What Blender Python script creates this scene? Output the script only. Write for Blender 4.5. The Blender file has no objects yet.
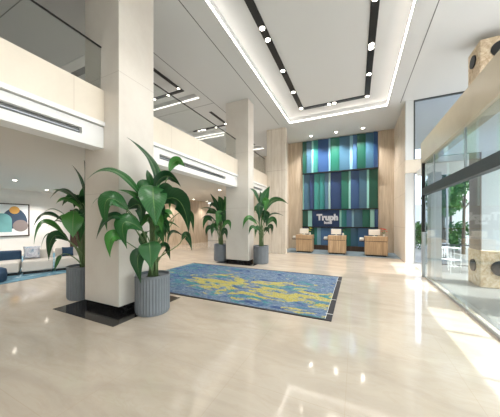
import bpy, bmesh, math, random
from mathutils import Vector, Matrix
random.seed(7)
PI = math.pi
sc = bpy.context.scene
col = sc.collection

# ------------------------------------------------------------------ helpers
def link(o):
    col.objects.link(o); return o

class MB:
    """collects shapes and links them as ONE mesh object"""
    def __init__(self):
        self.bm = bmesh.new()
    def _place(self, vs, M):
        if M is not None:
            for v in vs: v.co = M @ v.co
    def box(self, x0, x1, y0, y1, z0, z1, M=None, mi=0):
        c = [(x0,y0,z0),(x1,y0,z0),(x1,y1,z0),(x0,y1,z0),(x0,y0,z1),(x1,y0,z1),(x1,y1,z1),(x0,y1,z1)]
        vs = [self.bm.verts.new(p) for p in c]
        for f in ((3,2,1,0),(4,5,6,7),(0,1,5,4),(1,2,6,5),(2,3,7,6),(3,0,4,7)):
            self.bm.faces.new([vs[i] for i in f]).material_index = mi
        self._place(vs, M); return self
    def poly(self, pts, mi=0):
        vs = [self.bm.verts.new(p) for p in pts]
        self.bm.faces.new(vs).material_index = mi; return self
    def lathe(self, prof, cx=0, cy=0, n=32, M=None, mi=0, flute=0, cap=True):
        rings = []; allv = []
        for r, z in prof:
            ring = []
            for k in range(n):
                a = 2*PI*k/n
                rr = r*(1 - (flute if k % 2 else 0))
                ring.append(self.bm.verts.new((cx+rr*math.cos(a), cy+rr*math.sin(a), z)))
            rings.append(ring); allv += ring
        for a, b in zip(rings, rings[1:]):
            for k in range(n):
                self.bm.faces.new((a[k], a[(k+1)%n], b[(k+1)%n], b[k])).material_index = mi
        if cap:
            self.bm.faces.new(list(reversed(rings[0]))).material_index = mi
            self.bm.faces.new(rings[-1]).material_index = mi
        self._place(allv, M); return self
    def tube(self, pts, r0, r1=None, n=8, mi=0):
        r1 = r0 if r1 is None else r1
        pts = [Vector(p) for p in pts]; rings = []
        for i, p in enumerate(pts):
            t = (pts[min(i+1, len(pts)-1)] - pts[max(i-1, 0)]).normalized()
            a = t.cross(Vector((0,0,1)))
            if a.length < 1e-3: a = Vector((1,0,0))
            a.normalize(); b = t.cross(a)
            r = r0 + (r1-r0)*i/(len(pts)-1)
            rings.append([self.bm.verts.new(p + a*r*math.cos(2*PI*k/n) + b*r*math.sin(2*PI*k/n)) for k in range(n)])
        for A, B in zip(rings, rings[1:]):
            for k in range(n):
                self.bm.faces.new((A[k], A[(k+1)%n], B[(k+1)%n], B[k])).material_index = mi
        self.bm.faces.new(list(reversed(rings[0]))).material_index = mi
        self.bm.faces.new(rings[-1]).material_index = mi
        return self
    def disc_prism(self, c, axis, r, th, n=32, mi=0, sx=1.0, sz=1.0):
        """short cylinder about c whose axis is 'x','y' or 'z'"""
        def P(a, h):
            u, v = r*sx*math.cos(a), r*sz*math.sin(a)
            return {'x': (c[0]+h, c[1]+u, c[2]+v), 'y': (c[0]+u, c[1]+h, c[2]+v), 'z': (c[0]+u, c[1]+v, c[2]+h)}[axis]
        A = [self.bm.verts.new(P(2*PI*k/n, -th/2)) for k in range(n)]
        B = [self.bm.verts.new(P(2*PI*k/n, th/2)) for k in range(n)]
        for k in range(n):
            self.bm.faces.new((A[k], A[(k+1)%n], B[(k+1)%n], B[k])).material_index = mi
        self.bm.faces.new(list(reversed(A))).material_index = mi
        self.bm.faces.new(B).material_index = mi
        return self
    def build(self, name, mats, parent=None, bevel=0, smooth=False, seg=2, loc=None):
        bmesh.ops.recalc_face_normals(self.bm, faces=self.bm.faces)
        me = bpy.data.meshes.new(name); self.bm.to_mesh(me); self.bm.free()
        if not isinstance(mats, (list, tuple)): mats = [mats]
        for m in mats: me.materials.append(m)
        o = bpy.data.objects.new(name, me); link(o)
        if smooth:
            for p in me.polygons: p.use_smooth = True
        if bevel:
            b = o.modifiers.new('bevel', 'BEVEL'); b.width = bevel; b.segments = seg; b.limit_method = 'ANGLE'
        if parent is not None: o.parent = parent
        if loc is not None: o.location = loc
        return o

def tag(o, label=None, cat=None, group=None, kind=None):
    if label: o['label'] = label
    if cat: o['category'] = cat
    if group: o['group'] = group
    if kind: o['kind'] = kind
    return o
def empty(name, loc=(0,0,0), rz=0):
    o = bpy.data.objects.new(name, None); o.empty_display_size = .1
    o.location = loc; o.rotation_euler = (0,0,rz); return link(o)
def struct(name, mb, mat, label=None, **k):
    o = mb.build(name, mat, **k); o['kind'] = 'structure'
    if label: o['label'] = label
    return o
def copy_tree(o, parent=None):
    c = o.copy(); col.objects.link(c)
    if parent is not None: c.parent = parent
    for ch in [x for x in bpy.data.objects if x.parent == o]: copy_tree(ch, c)
    return c
def lin(c):
    return tuple(((v/255)/12.92 if v/255 <= .04045 else ((v/255+.055)/1.055)**2.4) for v in c) + (1,)

# ------------------------------------------------------------------ materials
class NT:
    def __init__(self, name):
        self.m = bpy.data.materials.new(name); self.m.use_nodes = True
        self.t = self.m.node_tree; self.b = self.t.nodes['Principled BSDF']; self.out = self.t.nodes['Material Output']
    def n(self, kind, **kw):
        nd = self.t.nodes.new(kind)
        for k, v in kw.items(): setattr(nd, k, v)
        return nd
    def L(self, a, b): self.t.links.new(a, b)
    def coord(self, scale=(1,1,1), rot=(0,0,0), which='Object'):
        tc = self.n('ShaderNodeTexCoord'); mp = self.n('ShaderNodeMapping')
        mp.inputs['Scale'].default_value = scale; mp.inputs['Rotation'].default_value = rot
        self.L(tc.outputs[which], mp.inputs['Vector']); return mp.outputs['Vector']
    def geo(self, scale=(1,1,1), rot=(0,0,0)):
        g = self.n('ShaderNodeNewGeometry'); mp = self.n('ShaderNodeMapping')
        mp.inputs['Scale'].default_value = scale; mp.inputs['Rotation'].default_value = rot
        self.L(g.outputs['Position'], mp.inputs['Vector']); return mp.outputs['Vector']
    def noise(self, vec, scale=1, detail=4, rough=.5, dist=0):
        nd = self.n('ShaderNodeTexNoise'); nd.inputs['Scale'].default_value = scale
        nd.inputs['Detail'].default_value = detail; nd.inputs['Roughness'].default_value = rough
        nd.inputs['Distortion'].default_value = dist
        self.L(vec, nd.inputs['Vector']); return nd.outputs['Fac']
    def ramp(self, fac, stops, interp='LINEAR'):
        r = self.n('ShaderNodeValToRGB'); e = r.color_ramp.elements; r.color_ramp.interpolation = interp
        e[0].position, e[0].color = stops[0][0], stops[0][1]
        e[1].position, e[1].color = stops[-1][0], stops[-1][1]
        for p, c in stops[1:-1]:
            x = e.new(p); x.color = c
        self.L(fac, r.inputs['Fac']); return r.outputs['Color']
    def mix(self, fac, a, b, mode='MIX'):
        nd = self.n('ShaderNodeMix', data_type='RGBA', blend_type=mode)
        for sock, v in ((nd.inputs[0], fac), (nd.inputs[6], a), (nd.inputs[7], b)):
            if isinstance(v, (float, int, tuple)): sock.default_value = v
            else: self.L(v, sock)
        return nd.outputs[2]
    def math(self, op, a, b=None, clamp=False):
        nd = self.n('ShaderNodeMath', operation=op, use_clamp=clamp)
        for i, v in enumerate((a, b)):
            if v is None: continue
            if isinstance(v, (float, int)): nd.inputs[i].default_value = v
            else: self.L(v, nd.inputs[i])
        return nd.outputs[0]
    def col(self, c):
        if isinstance(c, tuple): self.b.inputs['Base Color'].default_value = c
        else: self.L(c, self.b.inputs['Base Color'])
    def set(self, **k):
        for a, v in k.items(): self.b.inputs[a.replace('_', ' ')].default_value = v
    def bump(self, h, strength=.2, dist=.01):
        b = self.n('ShaderNodeBump'); b.inputs['Strength'].default_value = strength; b.inputs['Distance'].default_value = dist
        self.L(h, b.inputs['Height']); self.L(b.outputs['Normal'], self.b.inputs['Normal'])

def plain(name, c, rough=.5, metal=0, spec=.5, var=0, scale=6):
    m = NT(name); m.set(Roughness=rough, Metallic=metal, Specular_IOR_Level=spec)
    if var:
        f = m.noise(m.coord(), scale, 4)
        a = lin(c); b = tuple(x*(1-var) for x in a[:3]) + (1,)
        m.col(m.ramp(f, [(.3, b), (.7, a)]))
    else: m.col(lin(c))
    return m.m
def emit(name, c, s):
    m = NT(name); m.col(lin(c)); m.b.inputs['Emission Color'].default_value = lin(c)
    m.b.inputs['Emission Strength'].default_value = s; return m.m

def grid_line(m, vec, axis, pitch, width, offset=0):
    s = m.n('ShaderNodeSeparateXYZ'); m.L(vec, s.inputs[0])
    v = m.math('ADD', s.outputs[axis], offset + 1000*pitch)
    v = m.math('MODULO', v, pitch)
    return m.math('LESS_THAN', v, width)

def stone(name, light, dark, vert=True, joints=(None, None, None), rough=.28, jcol=(176,166,152), zoff=0):
    """cream vein-cut stone cladding: faint drawn-out veins, thin joints every given pitch along x, y, z"""
    m = NT(name)
    sc_ = (5, 5, .7) if vert else (.9, .9, .9)
    f = m.noise(m.geo(sc_), 1.3, 6, .6, .4)
    f2 = m.noise(m.geo((1,1,1)), 22, 3, .6)
    c = m.ramp(f, [(.3, lin(dark)), (.62, lin(light))])
    c = m.mix(m.math('MULTIPLY', f2, .22), c, lin(tuple(v*.9 for v in light)))
    g = m.geo()
    for ax, p in enumerate(joints):
        if p: c = m.mix(grid_line(m, g, ax, p, .012, zoff if ax == 2 else 0), c, lin(jcol))
    m.col(c); m.set(Roughness=rough, Specular_IOR_Level=.5)
    return m.m

M = {}
M['column_stone'] = stone('cream_column_stone', (231,225,216), (222,214,204), vert=False, joints=(None,None,2.35), jcol=(206,198,188))
M['parapet_stone'] = stone('cream_parapet_stone', (238,228,212), (230,220,204), vert=False, joints=(None,1.2,None), jcol=(214,202,186))
M['wall_stone'] = stone('vein_cut_wall_stone', (233,224,211), (212,200,184), joints=(.62,None,2.3), jcol=(170,155,136))
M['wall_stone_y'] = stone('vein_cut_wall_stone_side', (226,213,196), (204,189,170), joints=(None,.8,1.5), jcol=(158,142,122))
M['corridor_stone'] = stone('warm_corridor_stone', (214,196,172), (180,158,132), joints=(None,1.1,None), jcol=(132,116,98))
M['beam_stone'] = stone('sandy_beam_stone', (198,187,163), (186,173,148), vert=False)
M['white'] = plain('white_paint', (240,240,238), .55)
M['ceiling'] = plain('matt_ceiling_paint', (214,215,215), .8, spec=.3)
M['lounge_wall'] = plain('warm_white_wall_paint', (238,233,227), .7, var=.04, scale=1.5)
M['lounge_ceiling'] = plain('soft_grey_ceiling_paint', (214,209,201), .7, spec=.3)
M['dark'] = plain('near_black_metal', (22,22,24), .45)
M['grey_metal'] = plain('grey_metal_frame', (86,90,92), .4, .6)
M['slot'] = plain('shadow_grey_slot', (110,112,112), .6)
M['steel'] = plain('brushed_steel', (188,192,196), .3, .9)
M['lamp'] = emit('lamp_glow', (255,244,226), 14)
M['led'] = emit('led_cove_strip', (255,247,238), 6.5)
M['led_dim'] = emit('led_cove_strip_upper_floor', (255,248,238), 2.0)

def floor_mat():
    m = NT('polished_beige_marble')
    g = m.geo((1,1,1), (0,0,math.radians(24)))
    f = m.noise(m.geo((.55,1.5,1), (0,0,math.radians(20))), 1.1, 7, .58, 1.2)
    f2 = m.noise(m.geo((.8,2.6,1), (0,0,math.radians(14))), 2.2, 6, .62, 1.5)
    c = m.ramp(f, [(.28, lin((172,161,147))), (.5, lin((186,175,160))), (.75, lin((195,185,171)))])
    c = m.mix(m.math('MULTIPLY', m.ramp(f2, [(.50, (0,0,0,1)), (.56, (1,1,1,1)), (.62, (0,0,0,1))]), .22), c, lin((176,160,140)))
    g = m.geo()
    for ax in (0, 1): c = m.mix(m.math('MULTIPLY', grid_line(m, g, ax, 1.2, .006, .1), .4), c, lin((170,154,132)))
    m.col(c); m.set(Roughness=.13, Specular_IOR_Level=.6, IOR=1.85)
    r = m.ramp(f2, [(.3, (.05,.05,.05,1)), (.7, (.10,.10,.10,1))]); m.L(r, m.b.inputs['Roughness'])
    return m.m
M['floor'] = floor_mat()

def black_marble():
    m = NT('black_veined_marble')
    f = m.noise(m.geo((1,1,1)), 3, 8, .65, 2.0)
    c = m.ramp(f, [(.46, lin((20,20,22))), (.5, lin((50,49,48))), (.53, lin((24,24,26)))])
    m.col(c); m.set(Roughness=.12, Specular_IOR_Level=.35); return m.m
M['black_marble'] = black_marble()

def wood(name, light, dark, scale=1, axis='z', rough=.45):
    m = NT(name)
    s = {'z': (9,9,.6), 'x': (.6,9,9), 'y': (9,.6,9)}[axis]
    f = m.noise(m.geo(tuple(v*scale for v in s)), 1.2, 7, .62, .7)
    c = m.ramp(f, [(.28, lin(dark)), (.5, lin(tuple((a+b)/2 for a, b in zip(light, dark)))), (.72, lin(light))])
    m.col(c); m.set(Roughness=rough); return m.m
M['wood_wall'] = wood('pale_oak_wall_veneer', (214,200,180), (176,158,136))
M['desk_wood'] = wood('oak_desk_veneer', (206,176,140), (156,126,94), 1.4)
M['dark_wood'] = wood('dark_walnut', (82,62,48), (48,36,28))
M['block_stone'] = stone('speckled_sandstone', (220,196,160), (176,146,112), vert=False, rough=.6)
def travertine():
    m = NT('rough_travertine_block')
    f = m.noise(m.geo(), 9, 8, .7, .8); f2 = m.noise(m.geo(), 30, 4, .7)
    c = m.ramp(f, [(.3, lin((170,140,106))), (.5, lin((216,194,162))), (.66, lin((236,222,200)))])
    c = m.mix(m.ramp(f2, [(.6, (0,0,0,1)), (.72, (.6,.6,.6,1))]), c, lin((142,112,82)))
    m.col(c); m.set(Roughness=.6); m.bump(f, .4, .01); return m.m
M['travertine'] = travertine()

def glass(name, tint, refl=1.0, ior=1.45, dens=0.0):
    """thin architectural glass: clear or tinted pass-through with a Fresnel reflection"""
    m = NT(name); t = m.t
    tr = m.n('ShaderNodeBsdfTransparent'); tr.inputs['Color'].default_value = lin(tint)
    gl = m.n('ShaderNodeBsdfGlossy'); gl.inputs['Roughness'].default_value = .02
    lw = m.n('ShaderNodeLayerWeight'); lw.inputs['Blend'].default_value = .5
    f = m.math('MULTIPLY', m.math('ADD', m.math('MULTIPLY', m.math('POWER', lw.outputs['Facing'], 5.0), .9), .04), refl, True)
    mx = m.n('ShaderNodeMixShader'); m.L(f, mx.inputs[0]); m.L(tr.outputs[0], mx.inputs[1]); m.L(gl.outputs[0], mx.inputs[2])
    t.links.new(mx.outputs[0], m.out.inputs['Surface']); return m.m
M['rail_glass'] = glass('clear_railing_glass', (249,251,250), 2.6)
M['door_glass'] = glass('clear_door_glass', (244,250,251), .9)
M['window_glass'] = glass('pale_blue_window_glass', (236,242,250), .6)
M['frosted'] = plain('frosted_glass_leaf', (206,214,220), .3)

def rug_mat():
    m = NT('abstract_woven_rug')
    g = m.geo((1,1,1))
    sp = m.n('ShaderNodeSeparateXYZ'); m.L(g, sp.inputs[0])
    X, Y = sp.outputs[0], sp.outputs[1]
    st = m.geo((.75,1.9,1), (0,0,math.radians(-14)))
    a = m.noise(st, 1.25, 6, .62, 1.3)
    b = m.noise(m.geo((1.2,2.6,1), (0,0,math.radians(-10))), 1.6, 8, .66, 1.0)
    c_ = m.noise(m.geo((.8,1.5,1), (0,0,math.radians(-18))), 1.5, 8, .62, 1.4)
    d_ = m.noise(m.geo((4,9,1)), 5, 3, .6)
    base = m.ramp(b, [(.3, lin((34,48,88))), (.42, lin((72,94,132))), (.5, lin((112,130,148))), (.56, lin((76,96,126))), (.63, lin((120,136,146))), (.74, lin((52,72,108)))])
    # navy and green at the far left end
    left = m.n('ShaderNodeMapRange'); m.L(X, left.inputs['Value'])
    left.inputs['From Min'].default_value = -3.9; left.inputs['From Max'].default_value = -5.6
    base = m.mix(m.math('MULTIPLY', left.outputs[0], .65), base, m.ramp(c_, [(.35, lin((22,38,92))), (.47, lin((34,72,120))), (.54, lin((40,104,96))), (.62, lin((36,46,92))), (.7, lin((96,120,150)))]))
    # yellow drift over the middle and near side
    dy = m.math('SUBTRACT', Y, m.math('MULTIPLY_ADD' if False else 'MULTIPLY', X, -.12))
    cen = m.math('ABSOLUTE', m.math('SUBTRACT', dy, 5.35))
    w = m.n('ShaderNodeMapRange'); m.L(cen, w.inputs['Value'])
    w.inputs['From Min'].default_value = .1; w.inputs['From Max'].default_value = 1.35
    w.inputs['To Min'].default_value = .10; w.inputs['To Max'].default_value = -.10
    xm = m.n('ShaderNodeMapRange'); m.L(X, xm.inputs['Value'])
    xm.inputs['From Min'].default_value = -5.2; xm.inputs['From Max'].default_value = -4.0
    xm.inputs['To Min'].default_value = -.16; xm.inputs['To Max'].default_value = 0
    ya = m.math('ADD', m.math('ADD', c_, w.outputs[0]), xm.outputs[0])
    ya = m.math('ADD', ya, m.math('MULTIPLY', m.math('SUBTRACT', b, .5), .45))
    ya = m.math('ADD', ya, m.math('MULTIPLY', m.math('SUBTRACT', d_, .5), .12))
    yf = m.ramp(ya, [(.545, (0,0,0,1)), (.56, (1,1,1,1))])
    ycol = m.ramp(d_, [(.3, lin((112,116,84))), (.45, lin((162,154,80))), (.6, lin((178,168,92))), (.75, lin((154,152,112)))])
    base = m.mix(yf, base, ycol)
    teal = m.ramp(a, [(.57, (0,0,0,1)), (.59, (1,1,1,1))])
    base = m.mix(teal, base, lin((62,122,128)))
    pale = m.ramp(b, [(.50, (0,0,0,1)), (.508, (.55,.55,.55,1)), (.516, (0,0,0,1))])
    base = m.mix(pale, base, lin((186,198,196)))
    base = m.mix(m.ramp(d_, [(.36, (.45,.45,.45,1)), (.48, (0,0,0,1))]), base, lin((34,44,66)))
    m.col(base); m.set(Roughness=.9, Specular_IOR_Level=.15); m.bump(d_, .3, .01); return m.m
M['rug'] = rug_mat()
M['rug_border'] = plain('dark_rug_border', (44,42,46), .85)
M['rug_white'] = plain('pale_rug_yarn', (206,208,204), .85)

def leaf_mat(name, base, hi, rough=.3):
    m = NT(name)
    uv = m.n('ShaderNodeUVMap'); s = m.n('ShaderNodeSeparateXYZ'); m.L(uv.outputs[0], s.inputs[0])
    ab = m.math('ABSOLUTE', m.math('SUBTRACT', s.outputs[1], .5))
    v = m.math('SINE', m.math('MULTIPLY', m.math('SUBTRACT', s.outputs[0], m.math('MULTIPLY', ab, .35)), 110))
    c = m.mix(m.math('MULTIPLY', m.math('ADD', v, 1), .14), lin(base), lin(hi))
    f = m.noise(m.coord(), 4, 3)
    c = m.mix(m.math('MULTIPLY', f, .5), c, lin(tuple(x*.72 for x in base)))
    c = m.mix(m.math('LESS_THAN', ab, .016), c, lin((132,172,100)))
    m.col(c); m.set(Roughness=rough, Specular_IOR_Level=.5)
    m.bump(v, .12, .004)
    return m.m
M['leaf_dark'] = leaf_mat('deep_green_leaf', (26,74,40), (52,108,62))
M['leaf_mid'] = leaf_mat('mid_green_leaf', (36,98,46), (80,146,72))
M['leaf_light'] = leaf_mat('fresh_green_leaf', (64,136,56), (116,180,92))
M['stalk'] = plain('green_leaf_stalk', (106,132,84), .45, var=.2)
M['planter'] = plain('blue_grey_planter_glaze', (118,124,131), .42, var=.10, scale=5)
M['soil'] = plain('dark_potting_soil', (46,38,30), .95, var=.4, scale=40)
M['sofa_white'] = plain('off_white_sofa_fabric', (206,200,192), .9, var=.06)
M['sofa_blue'] = plain('dark_blue_fabric', (46,72,98), .9, var=.15)
M['pattern'] = None
def cushion_mat():
    m = NT('watercolour_cushion_fabric')
    f = m.noise(m.coord(), 3.2, 5, .6, 1)
    m.col(m.ramp(f, [(.38, lin((120,150,180))), (.48, lin((214,216,222))), (.56, lin((168,170,190))), (.66, lin((226,224,222)))]))
    m.set(Roughness=.9); return m.m
M['pattern'] = cushion_mat()
def lounge_rug_mat():
    m = NT('teal_streaked_lounge_rug')
    f = m.noise(m.geo((2.4,.7,1)), 1.6, 6, .6, 1)
    m.col(m.ramp(f, [(.34, lin((44,84,108))), (.46, lin((96,140,158))), (.55, lin((70,112,134))), (.66, lin((190,208,212)))]))
    m.set(Roughness=.9); return m.m
M['lounge_rug'] = lounge_rug_mat()
M['reception_carpet'] = plain('slate_blue_carpet', (118,134,142), .9, var=.35, scale=2.5)
M['paving'] = plain('grey_stone_paving', (132,132,130), .35, var=.08, scale=1.5)
M['outer_white'] = plain('white_render', (226,230,232), .6)
M['taupe'] = plain('taupe_pillar_shade', (150,136,122), .35, var=.12, scale=2)  # shade on the pillar's left face, put into the colour
M['bark'] = plain('grey_brown_bark', (120,108,92), .9, var=.4, scale=12)
M['foliage'] = plain('tree_foliage', (96,146,74), .7, var=.5, scale=2.2)
M['foliage_b'] = plain('shrub_foliage', (78,128,56), .7, var=.5, scale=3)
M['chair_white'] = plain('white_powder_coat', (222,224,224), .4)
M['yellow'] = plain('yellow_petals', (226,220,60), .6)
M['red'] = plain('orange_red_petals', (214,78,44), .6)
M['stem'] = plain('flower_stem_green', (70,128,62), .6)
M['screen_white'] = plain('white_monitor_shell', (238,236,230), .4)
M['pale_lettering'] = plain('pale_lettering', (220,222,232), .4)

EXPO = 0.34; SKY = 0.6; SUN = 6

# ------------------------------------------------------------------ camera, world, sun
F_PX = 229.0
cam = bpy.data.cameras.new('camera'); cam.sensor_width = 36; cam.lens = F_PX/500*36; cam.shift_y = .025; cam.clip_end = 500
camo = link(bpy.data.objects.new('camera', cam)); camo.location = (0,0,1.8)
camo.rotation_euler = (PI/2, 0, math.atan2(106, F_PX)); sc.camera = camo
VS = sc.view_settings
sc.display_settings.display_device = 'sRGB'
VS.view_transform = 'Standard'; VS.look = 'None'; VS.gamma = 1; VS.use_curve_mapping = False; VS.exposure = EXPO

w = bpy.data.worlds.new('world'); sc.world = w; w.use_nodes = True
wt = w.node_tree; bg = wt.nodes['Background']
sky = wt.nodes.new('ShaderNodeTexSky'); sky.sky_type = 'NISHITA'; sky.sun_disc = False
sky.sun_elevation = math.radians(48); sky.sun_rotation = math.radians(90); sky.air_density = 1.3; sky.dust_density = 3.5; sky.ozone_density = 1
hs = wt.nodes.new('ShaderNodeHueSaturation'); hs.inputs['Saturation'].default_value = .22
wt.links.new(sky.outputs[0], hs.inputs['Color']); ad = wt.nodes.new('ShaderNodeMix'); ad.data_type = 'RGBA'; ad.blend_type = 'ADD'; ad.inputs[0].default_value = 1
wt.links.new(hs.outputs[0], ad.inputs[6]); ad.inputs[7].default_value = (.27,.31,.35,1)      # constant pale blue added to brighten the whole sky
wt.links.new(ad.outputs[2], bg.inputs['Color']); bg.inputs['Strength'].default_value = SKY

def lamp(kind, name, loc, energy, size=.1, color=(1,.965,.92), rot=(0,0,0), **k):
    l = bpy.data.lights.new(name, kind); l.energy = energy; l.color = color
    if kind == 'AREA':
        l.shape = 'RECTANGLE'; l.size = size if not isinstance(size, tuple) else size[0]; l.size_y = size if not isinstance(size, tuple) else size[1]
    elif kind == 'SUN': l.angle = size
    else: l.shadow_soft_size = size
    for a, v in k.items(): setattr(l, a, v)
    o = link(bpy.data.objects.new(name, l)); o.location = loc; o.rotation_euler = rot; return o
# sun from the right hand facade
d_ = Vector((-math.cos(math.radians(50)), 0.04, -math.sin(math.radians(50))))
s = lamp('SUN', 'sun', (20,5,20), SUN, .012, (1,.96,.9)); s.rotation_euler = d_.to_track_quat('-Z','Y').to_euler()

# ------------------------------------------------------------------ setting
CZ = 6.95; LZ = 3.45; XB = -4.6; XL = -16.3
struct('floor', MB().box(-17, 2.14, -6, 20, -.1, 0), M['floor'])
struct('pavement', MB().box(2.14, 40, -12, 50, -.12, -.004), M['paving'])
struct('pavement', MB().box(2.14, 2.24, -6, 8.95, -.004, .004), M['steel'], 'steel threshold strip under the glass entrance front')

def holed(mb, x0, x1, y0, y1, z0, z1, holes):
    """slab with rectangular holes, cut into strips"""
    xs = sorted({x0, x1, *[h[0] for h in holes], *[h[1] for h in holes]})
    ys = sorted({y0, y1, *[h[2] for h in holes], *[h[3] for h in holes]})
    for a, b in zip(xs, xs[1:]):
        run = None
        for c, d in zip(ys, ys[1:]):
            mx, my = (a+b)/2, (c+d)/2
            inside = any(h[0] < mx < h[1] and h[2] < my < h[3] for h in holes)
            if not inside:
                if run is None: run = [c, d]
                else: run[1] = d
            if inside or d == ys[-1]:
                if run: mb.box(a, b, run[0], run[1], z0, z1)
                run = None
MAIN = (-3.2, 1.27, -4.0, 11.9)
BAYS = [(-9.3, -5.95, 5.2, 7.85), (-9.3, -5.95, 9.0, 11.55), (-9.3, -5.95, 12.8, 15.25)]
mb = MB(); holed(mb, -17, 6.4, -6, 20, CZ, CZ+.12, [MAIN]+BAYS); struct('ceiling', mb, M['ceiling'])
for i, h in enumerate([MAIN]+BAYS):
    top = CZ+.27
    mb = MB(); mb.box(h[0]-.1, h[1]+.1, h[2]-.1, h[3]+.1, top, top+.06)
    for a in ((h[0]-.1, h[0], h[2]-.1, h[3]+.1), (h[1], h[1]+.1, h[2]-.1, h[3]+.1), (h[0], h[1], h[2]-.1, h[2]), (h[0], h[1], h[3], h[3]+.1)):
        mb.box(*a, CZ+.12, top)
    struct('ceiling', mb, M['ceiling'], 'recessed ceiling tray')
# reveal joints of the ceiling
for x in (-3.75, 1.76, -5.62):
    struct('trim_1', MB().box(x-.012, x+.012, -6, 11.8, CZ-.003, CZ+.002), M['slot'])
for y in (2.6, 8.4):
    struct('trim_1', MB().box(-17, -5.62, y-.01, y+.01, CZ-.003, CZ+.002), M['slot'])

# walls
struct('wall_lounge', MB().box(XL-.15, XL, -6, 11.1, 0, LZ), M['lounge_wall'])
struct('wall_lounge_return', MB().box(XL-.15, -11.8, 11.1, 11.3, 0, LZ), M['corridor_stone'])
struct('wall_corridor', MB().box(-12, -11.8, 11.3, 16.7, 0, LZ), M['corridor_stone'])
struct('wall_corridor_end', MB().box(-14, -5.4, 18, 18.2, 0, LZ), M['wall_stone'])
struct('wall_left_upper', MB().box(XL-.15, XL, -6, 20, LZ+.4, CZ), M['lounge_wall'])
struct('wall_back_upper', MB().box(XL, XB, 17, 17.2, LZ+.4, CZ), M['wall_stone'])
mb = MB(); mb.box(XB, -3.5, 12.2, 12.5, 0, CZ); mb.box(-5.5, XB, 12.2, 12.5, 0, LZ)
mb.box(-5.5, -5.3, 12.5, 18, 0, LZ)
struct('wall_back_left', mb, M['wall_stone'])
struct('wall_reception_left', MB().box(-4.26, -4.1, 12.5, 15.2, 0, CZ), M['wall_stone_y'])
struct('wall_reception_right', MB().box(1.93, 2.13, 11.9, 15.2, 0, CZ), M['wall_stone_y'])
struct('wall_back', MB().box(-4.1, 1.93, 15.06, 15.2, 0, CZ), M['wall_stone'])
struct('trim_2', MB().box(-4.1, -3.13, 14.98, 15.06, 0, CZ), M['wood_wall'], 'pale oak panelling left of the blue and green wall')
struct('trim_2', MB().box(1.14, 1.93, 14.98, 15.06, 0, CZ), M['wood_wall'], 'pale oak panelling right of the blue and green wall')
struct('wall_front', MB().box(-17, 6.4, -6.2, -6, 0, CZ), M['lounge_wall'])
# bulkhead over the reception recess: the bright narrow return where pier meets facade
struct('trim_3', MB().box(1.94, 2.22, 11.75, 11.9, 0, CZ), M['outer_white'])
struct('trim_4', MB().box(1.92, 3.6, 11.7, 11.99, 3.85, 4.4), M['parapet_stone'], 'stone lintel between the lower and upper end windows')
def window(name, x0, x1, z0, z1, cols, y=11.85):
    f = MB(); t = .045
    f.box(x0, x0+t, y-.05, y+.05, z0, z1); f.box(x1-t, x1, y-.05, y+.05, z0, z1)
    f.box(x0+t, x1-t, y-.05, y+.05, z0, z0+t); f.box(x0+t, x1-t, y-.05, y+.05, z1-t, z1)
    for k in range(1, cols):
        xm = x0+(x1-x0)*k/cols; f.box(xm-t/2, xm+t/2, y-.04, y+.04, z0+t, z1-t)
    o = struct(name, f, M['grey_metal'] if z0 > 3 else M['steel'])
    MB().box(x0+t, x1-t, y-.008, y+.008, z0+t, z1-t).build('pane', M['window_glass'], o)
window('window_1', 2.24, 6.4, 4.4, CZ, 1)
window('window_2', 2.24, 3.4, 0, 3.85, 3)

# mezzanine: slab, white service fascia and stone parapet
mb = MB(); mb.box(XL, XB-.35, -6, 17.2, LZ, LZ+.4); struct('ceiling_lounge', mb, M['lounge_ceiling'])
struct('mezzanine_parapet', MB().box(XB-.3, XB, -6, 12.2, 3.78, 4.42), M['parapet_stone'])
mb = MB()
mb.box(XB-.35, XB-.02, -6, 12.2, 3.54, 3.68); mb.box(XB-.35, XB+.03, -6, 12.2, 3.70, 3.78)
mb.box(XB-.35, XB-.02, -6, 12.2, 3.26, 3.42)
mb.box(XB-.35, XB-.09, -6, 12.2, 3.68, 3.70)
SLOTS = [(-3.2, 2.55), (4.4, 7.7), (9.6, 11.6)]
cur = -6
for a, b in SLOTS:
    mb.box(XB-.35, XB-.02, cur, a, 3.42, 3.54); mb.box(XB-.35, XB-.14, a, b, 3.42, 3.54); cur = b
mb.box(XB-.35, XB-.02, cur, 12.2, 3.42, 3.54)
struct('mezzanine_fascia', mb, M['white'])
for i, (a, b) in enumerate(SLOTS):
    v = MB(); v.box(XB-.14, XB-.10, a, b, 3.42, 3.54)
    o = tag(v.build('air_vent', M['slot']), ['long dark linear air vent in the white fascia left of the near column',
        'long linear air vent in the white fascia between the two columns', 'short linear air vent in the white fascia beyond the far column'][i], 'vent', 'linear air vents in the mezzanine fascia')
    MB().box(XB-.10, XB-.08, a, b, 3.475, 3.485).build('blade', M['steel'], o)

# glass balustrade
for i, (a, b) in enumerate([(-6, 2.95), (3.79, 8.68), (9.24, 12.2)]):
    e = empty('glass_balustrade', (XB-.1, (a+b)/2, 4.42))
    tag(e, ['glass balustrade with black handrail on the mezzanine left of the near column', 'glass balustrade with black handrail on the mezzanine between the two columns',
        'glass balustrade with black handrail between the far column and the back wall'][i], 'balustrade', 'mezzanine balustrades')
    L_ = b-a; n = max(1, round(L_/1.6))
    for k in range(n):
        MB().box(-.008, .008, -L_/2+L_*k/n+.008, -L_/2+L_*(k+1)/n-.008, 0, .895).build('glass_pane', M['rail_glass'], e)
    MB().box(-.016, .016, -L_/2, L_/2, .895, .915).build('handrail', M['dark'], e)

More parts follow.
